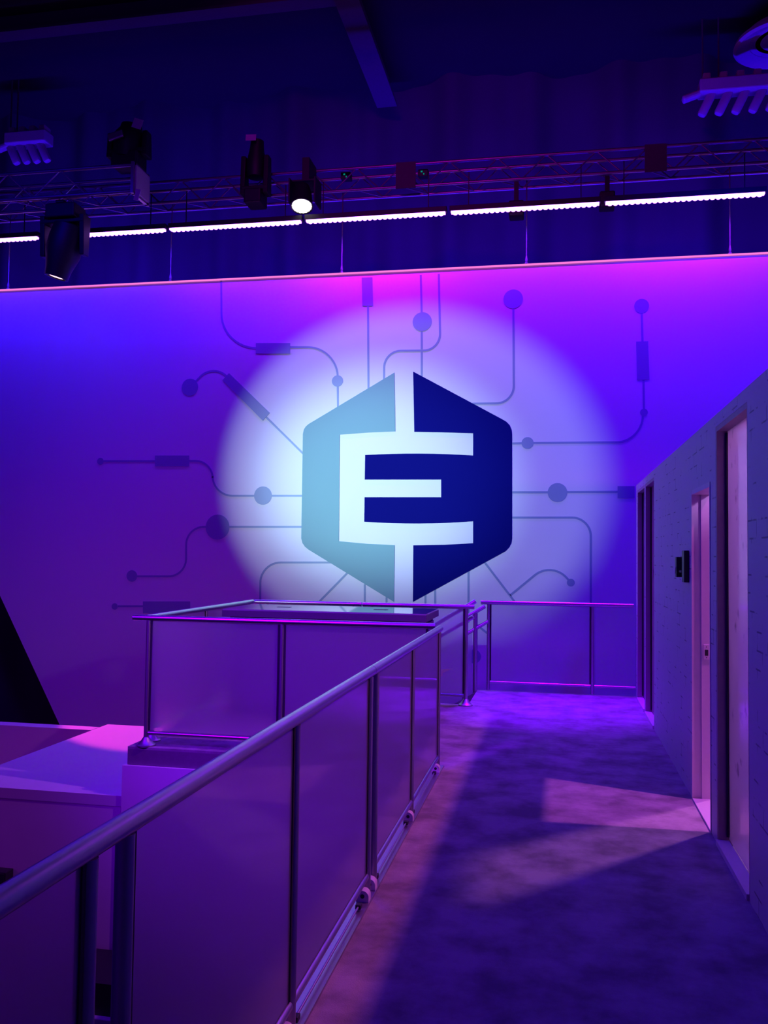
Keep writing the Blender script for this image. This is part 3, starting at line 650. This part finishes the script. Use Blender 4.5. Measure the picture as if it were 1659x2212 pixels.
# small boxes clamped under the truss at right
for (px, py), L_ in zip(((1312,425),(1115,445)), ('small black lamp hung under the truss near the right', 'small black lamp hung under the truss above the round dot')):
    q = P(px, py, 1, 12.0); o = thing('truss_lamp', L_, 'stage light', q, 'stage lights on the trusses')
    MB().box((q.x-0.10, 11.98, q.z-0.13), (q.x+0.10, 12.22, q.z+0.08)).build('body', 'fixture_black', o, smooth=False, bevel=0.02)
    MB().box((q.x-0.03, 12.0, q.z+0.08), (q.x+0.03, 12.06, 6.69)).build('clamp', 'fixture_black', o, smooth=False)
for (px, py), L_ in zip(((747,380),(914,374)), ('tiny box with a green pilot light on the truss by the bright lamp', 'tiny box with a green pilot light on the truss above the emblem')):
    q = P(px, py, 1, 12.12); o = thing('power_box', L_, 'power box', q, 'power boxes on the truss')
    MB().box((q.x-0.07, 12.10, q.z-0.05), (q.x+0.07, 12.22, q.z+0.05)).build('case', 'fixture_black', o, smooth=False, bevel=0.006)
    MB().box((q.x-0.03, 12.094, q.z+0.005), (q.x-0.005, 12.0995, q.z+0.025)).build('pilot_light', 'led_green', o, smooth=False)
    MB().box((q.x+0.005, 12.094, q.z-0.03), (q.x+0.02, 12.0995, q.z-0.01)).build('pilot_light', 'led_green', o, smooth=False)

# profile spotlight that throws the white circle (stands left of the view)
o = thing('profile_spotlight', 'black profile spotlight aimed at the emblem from the left, out of frame', 'stage light', SPOT_AT)
dirv = (Vector(SPOT_TO)-Vector(SPOT_AT)).normalized(); Rm = R_to(dirv)
MB().lathe([(0.06,-0.75),(0.13,-0.72),(0.14,-0.35),(0.09,-0.30),(0.09,-0.06),(0.075,-0.06),(0.075,-0.25),(0.0,-0.25)], SPOT_AT, Rm).build('barrel', 'fixture_black', o)
cut = Vector((-1.5, 12.0, 0.46)); e = Vector(SPOT_AT); bpnt = e+(cut-e).normalized()*0.30
MB().rbox(bpnt-Vector((0,0,0.10)), (0.5, 0.004, 0.20), Matrix.Rotation(-math.atan2(dirv.x, dirv.y), 3, 'Z')).build('shutter_blade', 'fixture_black', o, smooth=False)

# ------------------------------------------------------------------ ceiling pieces
def beam(label, a, c, wid, dep):
    a = Vector(a); c = Vector(c); d = (c-a).normalized(); s = d.cross(Vector((0,0,1)))
    o = thing('roof_beam', label, 'beam', (a+c)/2, 'roof beams')
    R = Matrix((d, s, Vector((0,0,1)))).transposed(); L_ = (c-a).length
    MB().rbox((a+c)/2-Vector((0,0,dep)), (L_, wid, 0.04), R).build('bottom_flange', 'beam_dark', o, smooth=False)
    MB().rbox((a+c)/2-Vector((0,0,dep/2)), (L_, 0.05, dep-0.04), R).build('web', 'beam_dark', o, smooth=False)
b0 = P(795, 120, 2, 9.1)
beam('dark roof beam running away above the truss', (b0.x, 4.0, 9.6), (b0.x, 14.3, 9.6), 0.34, 0.5)
b1 = P(640, 8, 2, 9.3)
beam('cross roof beam at the top frame edge', (-12, b1.y, 9.6), (b0.x-0.18, b1.y, 9.6), 0.25, 0.3)

def comb(label, px, py, n, dx, mirror, z=8.45):
    c0 = P(px, py, 2, z); o = thing('ceiling_diffuser', label, 'air diffuser', (c0.x, c0.y, z), 'air diffusers hung from the ceiling')
    w_ = dx*n/2
    MB().box((c0.x-w_, c0.y-0.14, z-0.02), (c0.x+w_, c0.y+0.14, z+0.18)).build('body', 'duct_paint', o, smooth=False, bevel=0.02)
    fin = MB().rbox((0, 0, -0.15), (0.13, 0.12, 0.40), Matrix.Rotation(0.45*mirror, 3, 'Y')).mesh('fin', 'duct_paint', bevel=0.045)
    for k in range(n):
        f_ = link('fin', fin, o); f_.location = Vector((c0.x-w_+dx*(k+0.5), c0.y, z))
    for k in range(n):
        MB().box((c0.x-w_+dx*k+0.05, c0.y-0.10, z+0.18), (c0.x-w_+dx*k+0.16, c0.y+0.10, z+0.28)).build('collar', 'duct_paint', o, smooth=False, bevel=0.02)
    MB().rbox((c0.x-w_-0.10, c0.y-0.02, z-0.03), (0.28, 0.14, 0.09), Matrix.Rotation(-0.3, 3, 'Y')).build('end_cap', 'duct_paint', o, smooth=False, bevel=0.03)
    for sx in (-0.92, -0.6):
        MB().tube((c0.x+sx*w_, c0.y, z+0.18), (c0.x+sx*w_, c0.y, 9.597), 0.012, n=8).build('hanger_rod', 'beam_dark', o)
comb('purple comb-shaped diffuser with slanted fins at upper right', 1618, 196, 6, 0.235, 1)
comb('dim purple comb-shaped diffuser with slanted fins at left', 62, 312, 4, 0.19, -1)
c0 = P(1690, 95, 2, 9.2)
o = thing('round_diffuser', 'purple round ceiling diffuser ring cut by the right frame edge', 'air diffuser', (c0.x, c0.y, 9.2))
MB().lathe([(0.66,0.06),(0.68,0.0),(0.64,-0.03),(0.46,0.05),(0.44,0.12),(0.50,0.20)], (c0.x, c0.y, 9.2), n=48).build('outer_ring', 'duct_paint', o)
MB().lathe([(0.36,0.10),(0.37,0.06),(0.30,0.06),(0.12,0.14),(0.0,0.16)], (c0.x, c0.y, 9.2), n=48).build('inner_cone', 'duct_paint', o)
MB().tube((c0.x, c0.y, 9.3), (c0.x, c0.y, 9.594), 0.3, n=32).build('neck', 'ceiling_dark', o)
